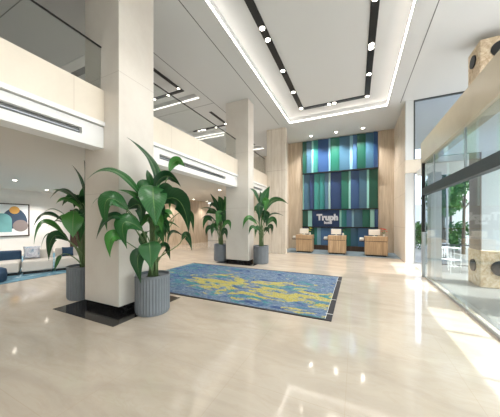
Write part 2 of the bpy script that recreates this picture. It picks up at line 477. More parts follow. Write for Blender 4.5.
# ------------------------------------------------------------------ columns
def column(x0, x1, y0, y1, label, pad):
    e = tag(empty('column', ((x0+x1)/2, (y0+y1)/2, 0)), label, 'column', 'stone clad columns')
    cx, cy = (x0+x1)/2, (y0+y1)/2
    MB().box(x0-cx, x1-cx, y0-cy, y1-cy, .13, CZ-.002).build('shaft', M['column_stone'], e, bevel=.006)
    MB().box(x0-cx+.02, x1-cx-.02, y0-cy+.02, y1-cy-.02, .006, .13).build('base', M['black_marble'], e)
    MB().box(pad[0]-cx, pad[1]-cx, pad[2]-cy, pad[3]-cy, .0005, .006).build('floor_border', M['black_marble'], e)
column(-5.24, -4.16, 2.95, 3.79, 'nearest tall cream stone column rising from a black marble border', (-5.62, -3.74, 2.55, 4.19))
column(-5.18, -4.1, 8.68, 9.24, 'farther tall cream stone column standing behind the rug', (-5.5, -3.72, 8.35, 9.57))

# ------------------------------------------------------------------ lighting fittings
def spot(parent, x, y, z, r=.05):
    h = MB().lathe([(r*1.3, z-.012), (r*1.3, z), (r*1.3, z+.02)], x, y, 20).build('spotlight', M['dark'], parent)
    MB().lathe([(r, z-.018), (r, z-.012)], x, y, 20).build('lens', M['lamp'], h)
TZ = CZ+.27
def strack(name, pts, spots, label, wd=.10, group='black lighting tracks in the ceiling', power=150):
    """black linear track along a straight run pts=(x0,y0,x1,y1) with round spotlights"""
    x0, y0, x1, y1 = pts
    e = tag(empty(name, ((x0+x1)/2, (y0+y1)/2, TZ)), label, 'track light', group)
    cx, cy = (x0+x1)/2, (y0+y1)/2
    # housing split at the lit spots so they read as gaps
    along = abs(y1-y0) > abs(x1-x0)
    hb = MB()
    if along: hb.box(x0-cx-wd, x0-cx+wd, y0-cy, y1-cy, -.03, 0)
    else: hb.box(x0-cx, x1-cx, y0-cy-wd, y0-cy+wd, -.03, 0)
    hb.build('housing', M['dark'], e)
    for (x, y) in spots:
        s_ = MB().lathe([(wd*.95, -.04), (wd*.95, -.03)], x-cx, y-cy, 24).build('spotlight', M['steel'], e)
        MB().lathe([(wd*.7, -.046), (wd*.7, -.04)], x-cx, y-cy, 20).build('lens', M['lamp'], s_)
        if power: lamp('SPOT', 'spot_lamp', (x, y, TZ-.08), power, .06, spot_size=math.radians(95), spot_blend=.7)
strack('lighting_track', (-2.38, -3.4, -2.38, 11.0), [(-2.38, y) for y in (-2.2,.6,3.2,5.95,6.4,7.95,9.45,10.95)], 'long black ceiling track down the left side of the lobby tray')
strack('lighting_track', (.43, -3.4, .43, 11.0), [(.43, y) for y in (-2.2,.6,3.2,6.3,7.9,8.05,9.45)], 'long black ceiling track down the right side of the lobby tray')
strack('lighting_track', (-2.27, 11.1, .53, 11.1), [(-1.12, 11.1), (-.9, 11.1), (.44, 11.1)], 'short black ceiling track across the far end of the lobby tray')
for i, h in enumerate(BAYS):
    far = h[3]-.42
    nm = ('first', 'second', 'third')[i]
    strack('lighting_track', (-6.55, h[2]+.25, -6.55, far-.065), [(-6.55, far-.2)], 'black ceiling track along the %s upper floor tray' % nm, .065, 'black tracks in the upper floor trays', 130)
    strack('lighting_track', (-8.9, far, -6.485, far), [(-8.1, far), (-7.3, far)], 'black ceiling track across the %s upper floor tray' % nm, .065, 'black tracks in the upper floor trays', 130)

def led(x0, x1, y0, y1, label, mat, group):
    tag(MB().box(x0, x1, y0, y1, CZ+.03, CZ+.06).build('led_strip', mat), label, 'led strip', group)
h = MAIN; G = 'hidden led strips round the lobby ceiling tray'
led(h[0]+.002, h[0]+.03, h[2], h[3]-.03, 'glowing white cove strip on the left edge of the lobby ceiling tray', M['led'], G)
led(h[1]-.03, h[1]-.002, h[2], h[3]-.03, 'glowing white cove strip on the right edge of the lobby ceiling tray', M['led'], G)
led(h[0]+.03, h[1]-.03, h[3]-.03, h[3]-.002, 'glowing white cove strip on the far edge of the lobby ceiling tray', M['led'], G)
for i, h in enumerate(BAYS):
    led(h[0]+.03, h[1]-.03, h[3]-.03, h[3]-.002, 'glowing white strip at the far edge of the %s upper floor tray' % ('first','second','third')[i], M['led_dim'], 'led strips in the upper floor trays')

def downlight(x, y, z, label, group, energy=60, r=.06, ang=100):
    energy *= 1.6
    e = tag(empty('downlight', (x, y, z)), label, 'downlight', group)
    MB().lathe([(r*1.45, -.006), (r*1.45, -.0005)], n=24).build('trim_ring', M['white'], e)
    MB().lathe([(r, -.012), (r, -.006)], n=24).build('lens', M['lamp'], e)
    if energy: lamp('SPOT', 'downlight_lamp', (x, y, z-.05), energy, .05, spot_size=math.radians(ang), spot_blend=.8)
for x, l in ((-2.47,'left'), (-1.05,'middle'), (.35,'right')):
    downlight(x, 14.14, CZ, 'small round ceiling downlight over the reception wall, %s of the three' % l, 'downlights over the reception wall', 260, .075, 120)
LL = [(-12.5,4.4), (-14.9,6.5), (-8.6,1.6), (-8.2,8.0), (-11.5,9.6), (-15.2,2.4)]
NL = ['above the sofas, nearest the picture', 'close to the lounge wall, right of the picture', 'over the lounge left of the near column', 'behind the near column', 'far down the lounge', 'above the picture wall, out left']
for (x, y), l in zip(LL, NL): downlight(x, y, LZ, 'round lounge ceiling downlight '+l, 'downlights in the lounge ceiling', 240, ang=130)
for k, y in enumerate((12.3, 14.0, 15.7)):
    downlight(-11.2, y, LZ, 'corridor downlight washing the stone wall, %s of three' % ('nearest','middle','farthest')[k], 'corridor wall downlights', 90)
for k, y in enumerate((6.2, 10.4, 13.5)):
    downlight(-6.6, y, LZ, 'downlight under the mezzanine edge, %s of three' % ('nearest','middle','farthest')[k], 'downlights under the mezzanine edge', 90)
# ceiling mounted air diffuser on the upper floor
e = tag(empty('ceiling_vent', (-7.6, 4.6, CZ)), 'white framed linear vent in the upper floor ceiling behind the balustrade', 'vent')
MB().box(-1.5, 1.5, -.32, -.02, -.03, -.001).build('frame', M['white'], e)
MB().box(-1.5, 1.5, -.02, .22, -.02, -.001).build('slot', M['slot'], e)

# ------------------------------------------------------------------ rug
RX0, RX1, RY0, RY1 = -6.3, -.43, 4.35, 7.85
rug = MB().box(RX0, RX1, RY0, RY1, 0.0005, .012).build('area_rug', M['rug'])
tag(rug, 'large blue, yellow and teal abstract rug on the polished lobby floor', 'rug')
b = MB(); b.box(RX1-.075, RX1+.03, RY0-.03, RY1+.03, .0005, .015); b.box(RX0, RX1-.075, RY0-.03, RY0+.025, .0005, .015); b.box(RX0, RX1-.075, RY1-.02, RY1+.03, .0005, .015)
bo = b.build('border', M['rug_border'], rug)
s_ = MB()
for y in (4.62, 5.5, 7.3):
    s_.box(RX1-.10, RX1+.03, y, y+.018, .015, .0165)
s_.box(RX1-.085, RX1-.078, RY0, RY1, .012, .0125)
s_.build('white_stitching', M['rug_white'], bo)

# ------------------------------------------------------------------ potted plants
LEAVES_FRONT = [
    (0.04,0.02,2.42,0.03,-0.04,2.95,-0.3,-0.36,3.41,0.26,0.5),
    (-0.02,-0.12,2.11,-0.33,-0.54,2.71,-0.82,-0.77,2.56,0.22,0.5),
    (0.3,0.14,2.78,0.46,0.16,2.99,0.65,0.19,2.86,0.18,0.9,'leaf_light'),
    (0.06,-0.03,2.49,0.29,-0.25,2.24,0.42,-0.3,1.71,0.52,1.0),
    (0.01,0.0,2.42,0.24,0.11,2.7,0.58,0.16,2.47,0.26,0.5),
    (-0.06,0.14,2.4,-0.06,0.19,2.74,-0.08,0.18,3.01,0.18,0.7),
    (0.14,-0.05,2.09,0.6,0.06,2.2,0.79,0.14,1.57,0.4,0.7),
    (0.43,0.31,1.98,0.61,0.39,1.94,0.67,0.42,1.55,0.16,0.5),
    (0.6,0.17,1.43,0.69,0.21,1.51,0.81,0.21,1.22,0.14,0.8),
    (0.28,0.24,1.94,0.2,0.15,1.94,0.21,0.09,1.66,0.18,0.7),
    (0.2,0.2,1.35,0.28,0.24,1.58,0.48,0.33,1.49,0.12,0.5),
    (0.13,0.22,1.49,0.13,0.28,1.76,0.36,0.38,1.65,0.12,0.4),
    (0.13,0.06,1.26,0.28,0.07,1.29,0.39,0.07,1.04,0.16,0.7),
    (0.14,-0.21,1.4,0.26,-0.3,1.27,0.31,-0.32,0.93,0.4,1.0),
    (0.03,-0.21,1.13,0.04,-0.38,1.12,0.15,-0.4,0.66,0.28,0.9),
    (-0.22,-0.38,2.01,-0.5,-0.58,2.19,-0.46,-0.61,1.62,0.32,0.8),
    (-0.31,-0.31,2.03,-0.06,-0.25,2.09,-0.02,-0.28,1.71,0.28,0.8),
    (-0.28,-0.35,1.99,-0.58,-0.6,2.25,-0.75,-0.74,2.04,0.08,0.15),
    (-0.28,-0.38,1.8,-0.48,-0.56,1.87,-0.66,-0.68,1.47,0.2,0.6),
    (0.02,-0.27,1.63,-0.19,-0.49,1.76,-0.09,-0.5,1.29,0.34,0.85),
    (-0.31,-0.42,1.46,-0.43,-0.55,1.5,-0.39,-0.6,1.14,0.24,0.8),
    (-0.14,-0.01,1.58,-0.18,-0.08,1.42,-0.04,-0.08,1.19,0.18,0.7),
    (-0.06,0.25,2.24,0.05,0.35,2.46,0.09,0.37,2.03,0.24,0.7),
    (-0.13,0.05,1.94,-0.16,-0.02,2.12,-0.21,-0.1,1.86,0.24,0.7),
    (0.06,0.03,1.94,0.21,-0.01,2.05,0.3,-0.03,1.7,0.22,0.8),
    (-0.05,-0.02,2.3,-0.09,-0.15,2.5,-0.18,-0.19,2.29,0.26,0.9),
    (0.13,0.06,2.34,0.33,0.04,2.41,0.39,0.07,2.17,0.24,0.9),
    (0.1,0.04,1.78,0.15,0.12,1.94,0.31,0.2,1.84,0.14,0.6),
    (-0.13,0.05,1.74,-0.16,-0.02,1.86,-0.31,-0.09,1.58,0.16,0.8),
    (0.16,-0.04,1.43,0.25,-0.05,1.59,0.36,-0.06,1.32,0.16,0.8),
    (-0.07,-0.03,1.98,-0.13,-0.28,2.28,-0.35,-0.49,2.38,0.16,0.6),
    (-0.14,0.16,2.24,-0.21,0.12,2.66,-0.31,0.13,2.88,0.16,0.8),
]
LEAVES_LOUNGE = [
    (-0.2,-0.31,1.78,-0.59,-0.49,1.96,-0.84,-0.61,1.62,0.164,0.45),
    (-0.1,-0.32,1.44,-0.49,-0.55,1.78,-0.69,-0.65,1.26,0.184,0.5),
    (0.01,-0.21,2.03,0.16,-0.31,1.78,0.22,-0.34,1.43,0.409,1.0),
    (-0.27,-0.23,1.92,-0.57,-0.37,2.08,-0.78,-0.47,1.92,0.082,0.2),
    (-0.08,-0.03,2.18,-0.37,-0.22,2.53,-0.61,-0.39,2.31,0.184,0.4),
    (-0.15,0.05,2.24,-0.5,-0.12,2.5,-0.81,-0.26,2.55,0.164,0.5),
    (-0.08,0.08,2.19,-0.15,0.05,2.75,-0.37,-0.06,3.16,0.123,0.5),
    (-0.2,-0.31,1.41,-0.47,-0.49,1.5,-0.61,-0.55,1.16,0.082,0.3),
    (-0.05,-0.3,1.35,-0.27,-0.48,1.44,-0.31,-0.54,0.91,0.225,0.8),
    (-0.26,-0.34,1.02,-0.26,-0.39,0.91,-0.31,-0.45,0.65,0.123,0.6),
    (-0.34,-0.15,1.68,-0.6,-0.27,1.8,-0.82,-0.37,1.61,0.072,0.3),
    (-0.25,0.11,1.97,-0.22,0.18,2.47,-0.14,0.27,2.83,0.287,0.7),
    (-0.1,0.07,2.02,-0.18,-0.02,2.3,-0.21,-0.09,2.11,0.287,0.8),
    (0.11,-0.05,1.71,0.18,-0.13,1.78,0.16,-0.16,1.32,0.246,0.9),
    (-0.18,0.25,1.7,0.05,0.36,1.95,0.18,0.42,1.37,0.246,0.7),
    (-0.28,0.26,2.03,-0.05,0.37,2.43,0.18,0.47,2.18,0.246,0.6),
    (-0.27,0.21,2.45,-0.28,0.26,2.84,-0.43,0.25,3.36,0.184,0.7),
    (-0.15,-0.06,2.25,-0.3,-0.13,2.37,-0.47,-0.21,2.16,0.205,0.7),
    (0.03,-0.09,2.1,-0.27,-0.23,2.31,-0.48,-0.33,2.2,0.164,0.6),
    (-0.01,-0.11,1.78,-0.27,-0.23,1.92,-0.52,-0.35,1.78,0.143,0.6),
    (0.08,-0.12,1.87,0.22,-0.11,1.96,0.16,-0.14,1.55,0.205,0.9),
]
LEAVES_FAR_LEFT = [
    (-0.04,-0.02,2.03,-0.17,-0.08,2.53,-0.46,-0.22,3.08,0.236,0.8),
    (-0.21,-0.1,2.12,-0.5,-0.24,2.39,-0.87,-0.41,2.35,0.118,0.5),
    (-0.15,-0.19,1.75,-0.48,-0.34,2.03,-0.77,-0.47,1.85,0.138,0.5),
    (-0.32,-0.26,1.8,-0.56,-0.38,1.89,-0.69,-0.43,1.39,0.236,0.9),
    (-0.18,-0.31,1.49,-0.42,-0.42,1.49,-0.5,-0.46,1.13,0.197,0.9),
    (0.04,0.01,2.21,-0.05,0.08,2.68,-0.18,0.02,2.95,0.315,0.9),
    (0.11,-0.18,1.76,0.08,-0.3,2.11,-0.0,-0.34,1.4,0.354,1.0),
    (0.02,0.22,2.22,0.1,0.26,2.69,0.02,0.22,2.96,0.275,0.9),
    (0.25,-0.33,1.49,0.52,-0.26,1.76,0.6,-0.22,1.41,0.197,0.8),
    (-0.07,-0.15,1.39,-0.28,-0.24,1.57,-0.32,-0.26,1.03,0.236,0.9),
    (0.2,-0.24,1.13,0.37,-0.27,1.4,0.45,-0.24,1.01,0.236,0.9),
    (-0.22,0.0,2.12,-0.47,-0.11,2.26,-0.68,-0.21,2.12,0.275,0.8),
    (-0.19,0.13,2.31,-0.45,0.01,2.59,-0.57,-0.05,2.41,0.197,0.8),
    (-0.15,0.15,1.57,-0.24,0.11,1.75,-0.4,0.03,1.57,0.315,0.8),
    (0.19,-0.14,1.84,0.28,-0.21,2.11,0.28,-0.21,1.31,0.315,0.9),
]
LEAVES_FAR_RIGHT = [
    (-0.08,-0.03,2.57,-0.23,-0.11,3.0,-0.43,-0.2,3.13,0.184,0.6),
    (0.08,0.04,2.44,0.16,0.07,2.87,0.38,0.07,3.28,0.368,0.9),
    (0.0,0.11,2.28,0.0,0.11,2.71,-0.08,0.08,3.1,0.294,0.9),
    (0.12,0.06,2.1,0.51,0.23,2.7,1.05,0.49,2.53,0.294,0.6),
    (0.16,0.07,1.67,0.43,0.2,2.1,0.89,0.41,2.01,0.147,0.4),
    (-0.1,-0.21,1.67,-0.42,-0.41,1.93,-0.61,-0.5,1.46,0.202,0.8),
    (-0.12,-0.16,1.8,-0.35,-0.27,1.93,-0.58,-0.38,1.88,0.11,0.5),
    (0.23,-0.0,1.59,0.5,0.12,1.88,0.65,0.19,1.5,0.221,0.8),
    (0.23,-0.0,1.33,0.42,0.09,1.59,0.46,0.1,1.21,0.184,0.8),
    (-0.12,0.06,2.02,-0.19,0.02,2.36,-0.31,-0.03,2.19,0.258,0.8),
    (0.04,-0.09,2.1,0.04,-0.2,2.43,-0.0,-0.22,1.59,0.331,1.0),
    (-0.12,-0.16,1.42,-0.31,-0.25,1.55,-0.42,-0.31,1.21,0.147,0.8),
    (0.15,-0.04,1.76,0.29,-0.03,2.09,0.27,-0.1,1.51,0.258,0.9),
    (-0.0,-0.11,1.33,-0.1,-0.21,1.51,-0.15,-0.29,1.09,0.184,0.9),
    (0.08,0.04,2.44,0.23,-0.0,2.65,0.15,-0.04,2.1,0.294,1.0),
]

def leaf_mesh(mb, b, m, t, wid, roll, start, uvl):
    b, m, t = Vector(b), Vector(m), Vector(t)
    c = m*2-(b+t)/2
    v = Vector((-PV[0], -PV[1], 0)).normalized()
    N, K = 18, 8
    wid = wid/max(roll, .8)
    rows = []
    ph = random.random()*6
    for i in range(N+1):
        s = i/N
        p = b*(1-s)**2+c*2*s*(1-s)+t*s*s
        T = ((c-b)*(1-s)+(t-c)*s).normalized()
        s1 = T.cross(v)
        if s1.length < 1e-3: s1 = Vector((1,0,0))
        s1.normalize(); s2 = T.cross(s1).normalized()
        side = (s1*roll+s2*math.sqrt(max(0, 1-roll*roll))).normalized()
        nrm = side.cross(T).normalized()
        if nrm.z < 0: nrm = -nrm
        w_ = wid/2*(math.sin(PI*min(1, (s*.97+.03))**.84)**1.1 if s < 1 else 0)
        w_ = max(w_, .002)
        row = []
        for k in range(K+1):
            q = (k-K/2)/(K/2)
            lift = abs(q)*.30*w_ - q*q*.22*w_ + .035*w_*math.sin(s*17+ph+(2 if q > 0 else 0))*abs(q)
            row.append((mb.bm.verts.new(p+side*q*w_*.96+nrm*lift), s, (q+1)/2))
        rows.append(row)
    for A, B in zip(rows, rows[1:]):
        for k in range(K):
            q4 = (A[k], A[k+1], B[k+1], B[k])
            f = mb.bm.faces.new([x[0] for x in q4]); f.smooth = True; f.material_index = 0
            for lp, x in zip(f.loops, q4): lp[uvl].uv = (x[1], x[2])
    # stalk rising out of the pot and arriving at the blade
    st = Vector(start); T0 = (c-b).normalized()
    pts = []
    c1 = Vector((st.x+(b.x-st.x)*.12, st.y+(b.y-st.y)*.12, st.z+(b.z-st.z)*.65)); c2 = b-T0*min(.25, (b-st).length*.3)
    for i in range(11):
        s = i/10
        pts.append(st*(1-s)**3+c1*3*s*(1-s)**2+c2*3*s*s*(1-s)+b*s**3)
    mb.tube(pts, .016, .008, 6, 1)
    # midrib continuing below the blade
    pts = [b*(1-s)**2+c*2*s*(1-s)+t*s*s for s in [j/8*.9 for j in range(9)]]
    mb.tube(pts, .006, .002, 5, 1)
PV = (0, 1)
def plant(loc, leaves, label, R=.325, Hh=.75, mats=('leaf_dark','leaf_mid')):
    global PV
    PV = (loc[0], loc[1])
    e = tag(empty('potted_plant', loc), label, 'potted plant', 'potted bird of paradise plants')
    n = 72
    MB().lathe([(R*.93, .0), (R*.95, .03)], n=48).build('foot', M['planter'], e, smooth=False)
    prof = [(R*.97, .03), (R, .06), (R, Hh-.05)]
    pot = MB().lathe(prof, n=n, flute=.035).build('planter', M['planter'], e)
    rim = MB(); 
    rim.lathe([(R*.99, Hh-.05), (R*1.01, Hh-.045), (R*1.01, Hh), (R*.93, Hh), (R*.93, Hh-.09)], n=48, cap=False)
    rim.build('rim', M['planter'], pot)
    MB().lathe([(R*.93, Hh-.10), (R*.93, Hh-.07), (R*.4, Hh-.05)], n=32).build('soil', M['soil'], e)
    for i, l in enumerate(leaves):
        l = list(l)
        for _ in range(12):                                         # bend a leaf forward until it is clear of the column
            P3 = [Vector(l[0:3]), Vector(l[3:6]), Vector(l[6:9])]
            test = P3+[(P3[0]+P3[1])/2, (P3[1]+P3[2])/2]
            g_ = .04+l[9]*.3
            if not any(x0-g_ < p.x+loc[0] < x1+g_ and y0-g_ < p.y+loc[1] < y1+g_ for p in test for x0, x1, y0, y1 in ((-5.24,-4.16,2.95,3.79), (-5.18,-4.1,8.68,9.24))): break
            k_ = Vector((loc[0], loc[1], 0)).normalized()*(-.08)
            for j in (3, 6): l[j] += k_.x; l[j+1] += k_.y
            l[0] += k_.x*.5; l[1] += k_.y*.5
        mb = MB(); uvl = mb.bm.loops.layers.uv.new('UVMap')
        a = random.random()*2*PI; r = random.uniform(.02, .11)
        leaf_mesh(mb, l[0:3], l[3:6], l[6:9], l[9], l[10], (r*math.cos(a), r*math.sin(a), Hh-.07), uvl)
        if len(l) > 11: mat = l[11]
        else: mat = mats[i % 2] if random.random() < .8 else 'leaf_light'
        bm = mb.bm; me = bpy.data.meshes.new('leaf'); bm.to_mesh(me); bm.free()
        me.materials.append(M[mat]); me.materials.append(M['stalk'])
        for p in me.polygons: p.use_smooth = True
        o = link(bpy.data.objects.new('leaf', me)); o.parent = e
    return e
def filler(n, zlo, zhi, rad, size, back):
    """leaves on the side turned away from the entrance, which fill the clump out"""
    out = []
    for i in range(n):
        a = back+random.uniform(-1.1, 1.1); z = random.uniform(zlo, zhi); r = rad*random.uniform(.5, 1)
        dx, dy = math.cos(a), math.sin(a)
        out.append((dx*r*.35, dy*r*.35, z, dx*r*.7, dy*r*.7, z+.16, dx*r, dy*r, z-.10, size*random.uniform(.7,1), random.choice((.3,.6,.8))))
    return out
plant((-3.69, 3.34, 0), LEAVES_FRONT+filler(6, 1.5, 2.3, .5, .2, .5), 'large bird of paradise plant in a ribbed blue-grey pot right of the near column')
plant((-5.88, 3.28, 0), LEAVES_LOUNGE+filler(7, 1.6, 2.4, .6, .2, 2.4), 'bird of paradise plant half hidden behind the left edge of the near column')
plant((-5.6, 8.95, 0), LEAVES_FAR_LEFT+filler(9, 1.2, 2.3, .45, .17, 2.7), 'potted bird of paradise plant left of the far column')
plant((-3.69, 9.09, 0), LEAVES_FAR_RIGHT+filler(8, 1.2, 2.3, .4, .17, .4), 'potted bird of paradise plant right of the far column')

# ------------------------------------------------------------------ reception
struct('reception_carpet', MB().box(-3.95, 1.93, 12.85, 14.98, .0005, .012), M['reception_carpet'])
wallp = tag(empty('feature_wall', (-1.0, 14.98, 0)), 'tall panelled feature wall in blues, greens and teal behind the reception desks', 'feature wall')
C_ = {'g': (30,104,88), 'G': (22,80,66), 't': (56,136,130), 'T': (44,128,128), 'b': (74,112,154), 'B': (48,80,126), 'n': (36,60,102), 's': (66,104,128), 'l': (136,178,196), 'L': (150,206,200), 'p': (182,216,214)}
MATC = {k: plain('lacquered_panel_'+{'g':'green','G':'dark_green','t':'teal','T':'deep_teal','b':'mid_blue','B':'blue','n':'navy','s':'slate','l':'pale_blue','L':'pale_teal','p':'pale_mint'}[k], v, .32) for k, v in C_.items()}
def ux(u): return (u-303)/75*4.27-3.13+1.0
TIERS = [
 (4.84, 6.9, [(303,'G'),(307.5,'s'),(313,'L'),(315,'t'),(320,'B'),(331,'l'),(333,'g'),(342,'s'),(352,'l'),(355,'b'),(359,'G'),(367,'s'),(374,'B'),(378,'')]),
 (2.53, 4.78, [(303,'L'),(304.5,'s'),(311,'n'),(316,'t'),(322,'T'),(327,'s'),(331,'p'),(333,'n'),(344,'g'),(351,'L'),(353,'B'),(361,'s'),(368,'L'),(370,'G'),(378,'')]),
 (1.45, 2.47, [(303,'G'),(309,'L'),(313.5,'n'),(342,'L'),(344,'T'),(349,'b'),(354,'l'),(356,'s'),(364,'g'),(371,'L'),(375,'B'),(378,'')]),
 (.30, 1.39, [(303,'n'),(309,'G'),(316,'t'),(319,'l'),(323,'b'),(336,'B'),(346,'g'),(353,'s'),(360,'b'),(370,'s'),(378,'')]),
]
for z0, z1, row in TIERS:
    for (u0, k), (u1, _) in zip(row, row[1:]):
        a, b_ = ux(u0), ux(u1)
        w_ = b_-a
        dep = .03 if w_ < .2 else (.02 if k == 'n' and w_ > 1 else .13)
        mb = MB()
        # each panel leans out along one edge like a folded screen
        pts = [(a,-.01),(b_,-.01),(b_,-.05),(a,-.01-dep)] if dep > .1 else [(a,-.01),(b_,-.01),(b_,-.06-dep),(a,-.06-dep)]
        lo = [mb.bm.verts.new((x, y, z0)) for x, y in pts]; hi = [mb.bm.verts.new((x, y, z1)) for x, y in pts]
        mb.bm.faces.new(lo[::-1]); mb.bm.faces.new(hi)
        for i in range(4): mb.bm.faces.new((lo[i], lo[(i+1)%4], hi[(i+1)%4], hi[i]))
        mb.build('panel', MATC[k], wallp)
for z0, z1 in ((4.78, 4.84), (2.47, 2.53), (1.39, 1.45)):
    MB().box(ux(303), ux(378), -.26, -.005, z0, z1).build('shadow_rail', M['dark'], wallp)
MB().box(ux(303), ux(378), -.16, -.005, 0.012, .30).build('plinth', M['dark_wood'], wallp)

# lettering on the navy panel
def text(body, size, loc, mat, name, parent=None, ex=.012, offset=0, rot=(PI/2,0,0), shear=0, sx=1):
    cu = bpy.data.curves.new(name, 'FONT'); cu.body = body; cu.size = size; cu.extrude = ex; cu.offset = offset
    cu.align_x = 'CENTER'; cu.align_y = 'CENTER'; cu.shear = shear
    tmp = bpy.data.objects.new(name, cu); link(tmp)
    dg = bpy.context.evaluated_depsgraph_get(); me = bpy.data.meshes.new_from_object(tmp.evaluated_get(dg))
    bpy.data.objects.remove(tmp)
    me.materials.clear(); me.materials.append(mat)
    o = link(bpy.data.objects.new(name, me)); o.location = loc; o.rotation_euler = rot; o.scale = (sx,1,1)
    if parent is not None: o.parent = parent
    return o
sign = tag(empty('wall_sign', (-1.57, 14.87, 1.99)), 'pale lettering sign on the navy panel above the middle reception desk', 'sign')
text('Truph', .51, (-.04, 0, .02), M['pale_lettering'], 'lettering', sign, .02, .028, sx=.98)
text('hotel', .22, (0, 0, -.29), M['pale_lettering'], 'small_lettering', sign, .02, .012)

def desk(x0, x1, y0, label, flower):
    cx = (x0+x1)/2; wd = (x1-x0)
    e = tag(empty('reception_desk', (cx, y0, .012)), label, 'desk', 'reception desks')
    h = wd/2
    MB().box(-h+.06, h-.06, .06, .62, 0, .07).build('plinth', M['dark'], e)
    MB().box(-h+.015, h-.015, .015, .66, .07, .74).build('body', M['desk_wood'], e, bevel=.004)
    MB().box(-h+.04, h-.04, .04, .64, .74, .765).build('shadow_gap', M['dark'], e)
    MB().box(-h, h, 0, .68, .765, .99).build('counter_top', M['desk_wood'], e, bevel=.006)
    sh = MB(); sh.box(-h-.24, -h-.0, .12, .56, .72, .76); sh.build('side_shelf', M['dark_wood'], e)
    # tray / printer on the side shelf
    p = tag(empty('desk_printer', (cx-h-.13, y0+.33, .772)), 'small white printer on the side shelf of the '+flower[1], 'printer', 'white printers beside the desks')
    MB().box(-.10, .10, -.14, .14, 0, .15).build('housing', M['screen_white'], p, bevel=.02)
    MB().box(-.08, .08, -.145, -.135, .03, .05).build('paper_slot', M['slot'], p)
    # monitor seen from behind
    m_ = tag(empty('computer_monitor', (cx-.06, y0+.38, 1.002)), 'white monitor seen from behind on the '+flower[1], 'monitor', 'white monitors on the desks')
    MB().lathe([(.11, 0), (.11, .012), (.02, .014)], n=24).build('foot', M['screen_white'], m_)
    MB().box(-.025, .025, -.015, .015, .012, .12).build('stand', M['screen_white'], m_)
    MB().box(-.26, .26, -.03, .01, .06, .36).build('back_shell', M['screen_white'], m_, bevel=.012)
    MB().box(-.25, .25, .01, .015, .075, .35).build('screen', M['dark'], m_)
    v = tag(empty('flower_vase', (cx+h-.16, y0+.22, 1.002)), flower[0], 'flowers', 'flower vases on the desks')
    MB().lathe([(.035, 0), (.05, .05), (.035, .12), (.028, .15)], n=20).build('vase', M['screen_white'], v, smooth=True)
    fm = MB(); rn = random.Random(int(cx*100))
    heads = []
    for k in range(flower[3]):
        a = rn.random()*2*PI; r = rn.random()*.1*flower[4]; top = (r*math.cos(a), r*math.sin(a), .24+rn.random()*.16)
        fm.tube([(0,0,.1), (top[0]*.4, top[1]*.4, .17), top], .004, .003, 5); heads.append(top)
    fm.build('stems', M['stem'], v)
    for t_ in heads:
        hm = MB()
        for j in range(7):
            a = 2*PI*j/7; r = .055
            c = Vector(t_)+Vector((math.cos(a)*r, math.sin(a)*r, .015)); hm.poly([t_, c+Vector((-math.sin(a)*.022, math.cos(a)*.022, 0)), Vector(t_)+Vector((math.cos(a)*r*1.9, math.sin(a)*r*1.9, .03)), c-Vector((-math.sin(a)*.022, math.cos(a)*.022, 0))])
        hm.lathe([(.012, t_[2]), (.026, t_[2]+.012), (.012, t_[2]+.03)], t_[0], t_[1], 10)
        hm.build('flower', flower[2], v)
desk(-3.16, -2.23, 13.12, 'left oak reception desk with a yellow flower on it', ('yellow flower in a small vase on the left reception desk', 'left reception desk', M['yellow'], 5, .6))
desk(-1.4, -.47, 13.12, 'middle oak reception desk below the lettering', ('green sprig in a small vase on the middle reception desk', 'middle reception desk', M['stem'], 4, .6))
desk(.40, 1.44, 13.12, 'right oak reception desk with red flowers on it', ('orange-red flowers in a vase on the right reception desk', 'right reception desk', M['red'], 11, 1.5))

# ------------------------------------------------------------------ lounge
struct('lounge_carpet', MB().box(-15.5, -9.15, 1.0, 7.6, .0005, .012), M['lounge_rug'])
def sofa(cx, cy, L_, label, seat, back):
    """one sofa module, turned a little towards the entrance"""
    e = tag(empty('sofa_module', (cx, cy, .012), -.43), label, 'sofa', 'modular lounge sofas')
    MB().box(-.45, .40, -L_/2+.04, L_/2-.04, 0, .08).build('plinth', M['dark'], e)
    MB().box(-.5, .45, -L_/2, L_/2, .08, .43).build('seat', seat, e, bevel=.05, seg=3)
    MB().box(-.62, -.36, -L_/2+.01, L_/2-.01, .36, .74).build('backrest', back, e, bevel=.06, seg=3)
    return e
def cushion(x, y, z, label, mat, rz=0, s=.42):
    mb = MB(); n = 8; g = {}
    for side in (1, -1):
        for i in range(n+1):
            for j in range(n+1):
                u, v = -1+2*i/n, -1+2*j/n
                edge = i in (0,n) or j in (0,n)
                if edge and side == -1: g[(side,i,j)] = g[(1,i,j)]; continue
                t = (1-u*u)*(1-v*v)
                g[(side,i,j)] = mb.bm.verts.new((side*.10*t**.5, u*s/2*(1-.08*(1-v*v)), s/2+v*s/2*(1-.08*(1-u*u))))
    for side in (1, -1):
        for i in range(n):
            for j in range(n):
                q = [g[(side,i,j)], g[(side,i+1,j)], g[(side,i+1,j+1)], g[(side,i,j+1)]]
                mb.bm.faces.new(q)
    o = mb.build('cushion', mat, smooth=True); o.location = (x, y, z); o.rotation_euler = (0, -.25, rz)
    return tag(o, label, 'cushion', 'cushions on the lounge sofas')
sofa(-11.27, 2.18, 1.2, 'off-white sofa module at the left end of the lounge row', M['sofa_white'], M['sofa_blue'])
sofa(-10.755, 3.296, 1.2, 'off-white sofa module with a dark blue backrest below the picture', M['sofa_white'], M['sofa_blue'])
sofa(-10.31, 4.26, .8, 'off-white sofa module with pale backrest and a patterned cushion', M['sofa_white'], M['sofa_white'])
sofa(-9.92, 5.11, 1.0, 'off-white sofa module at the right end, behind the plant', M['sofa_white'], M['sofa_white'])
cushion(-10.56, 4.17, .445, 'watercolour patterned cushion on the pale backed sofa', M['pattern'], -.43, .46)
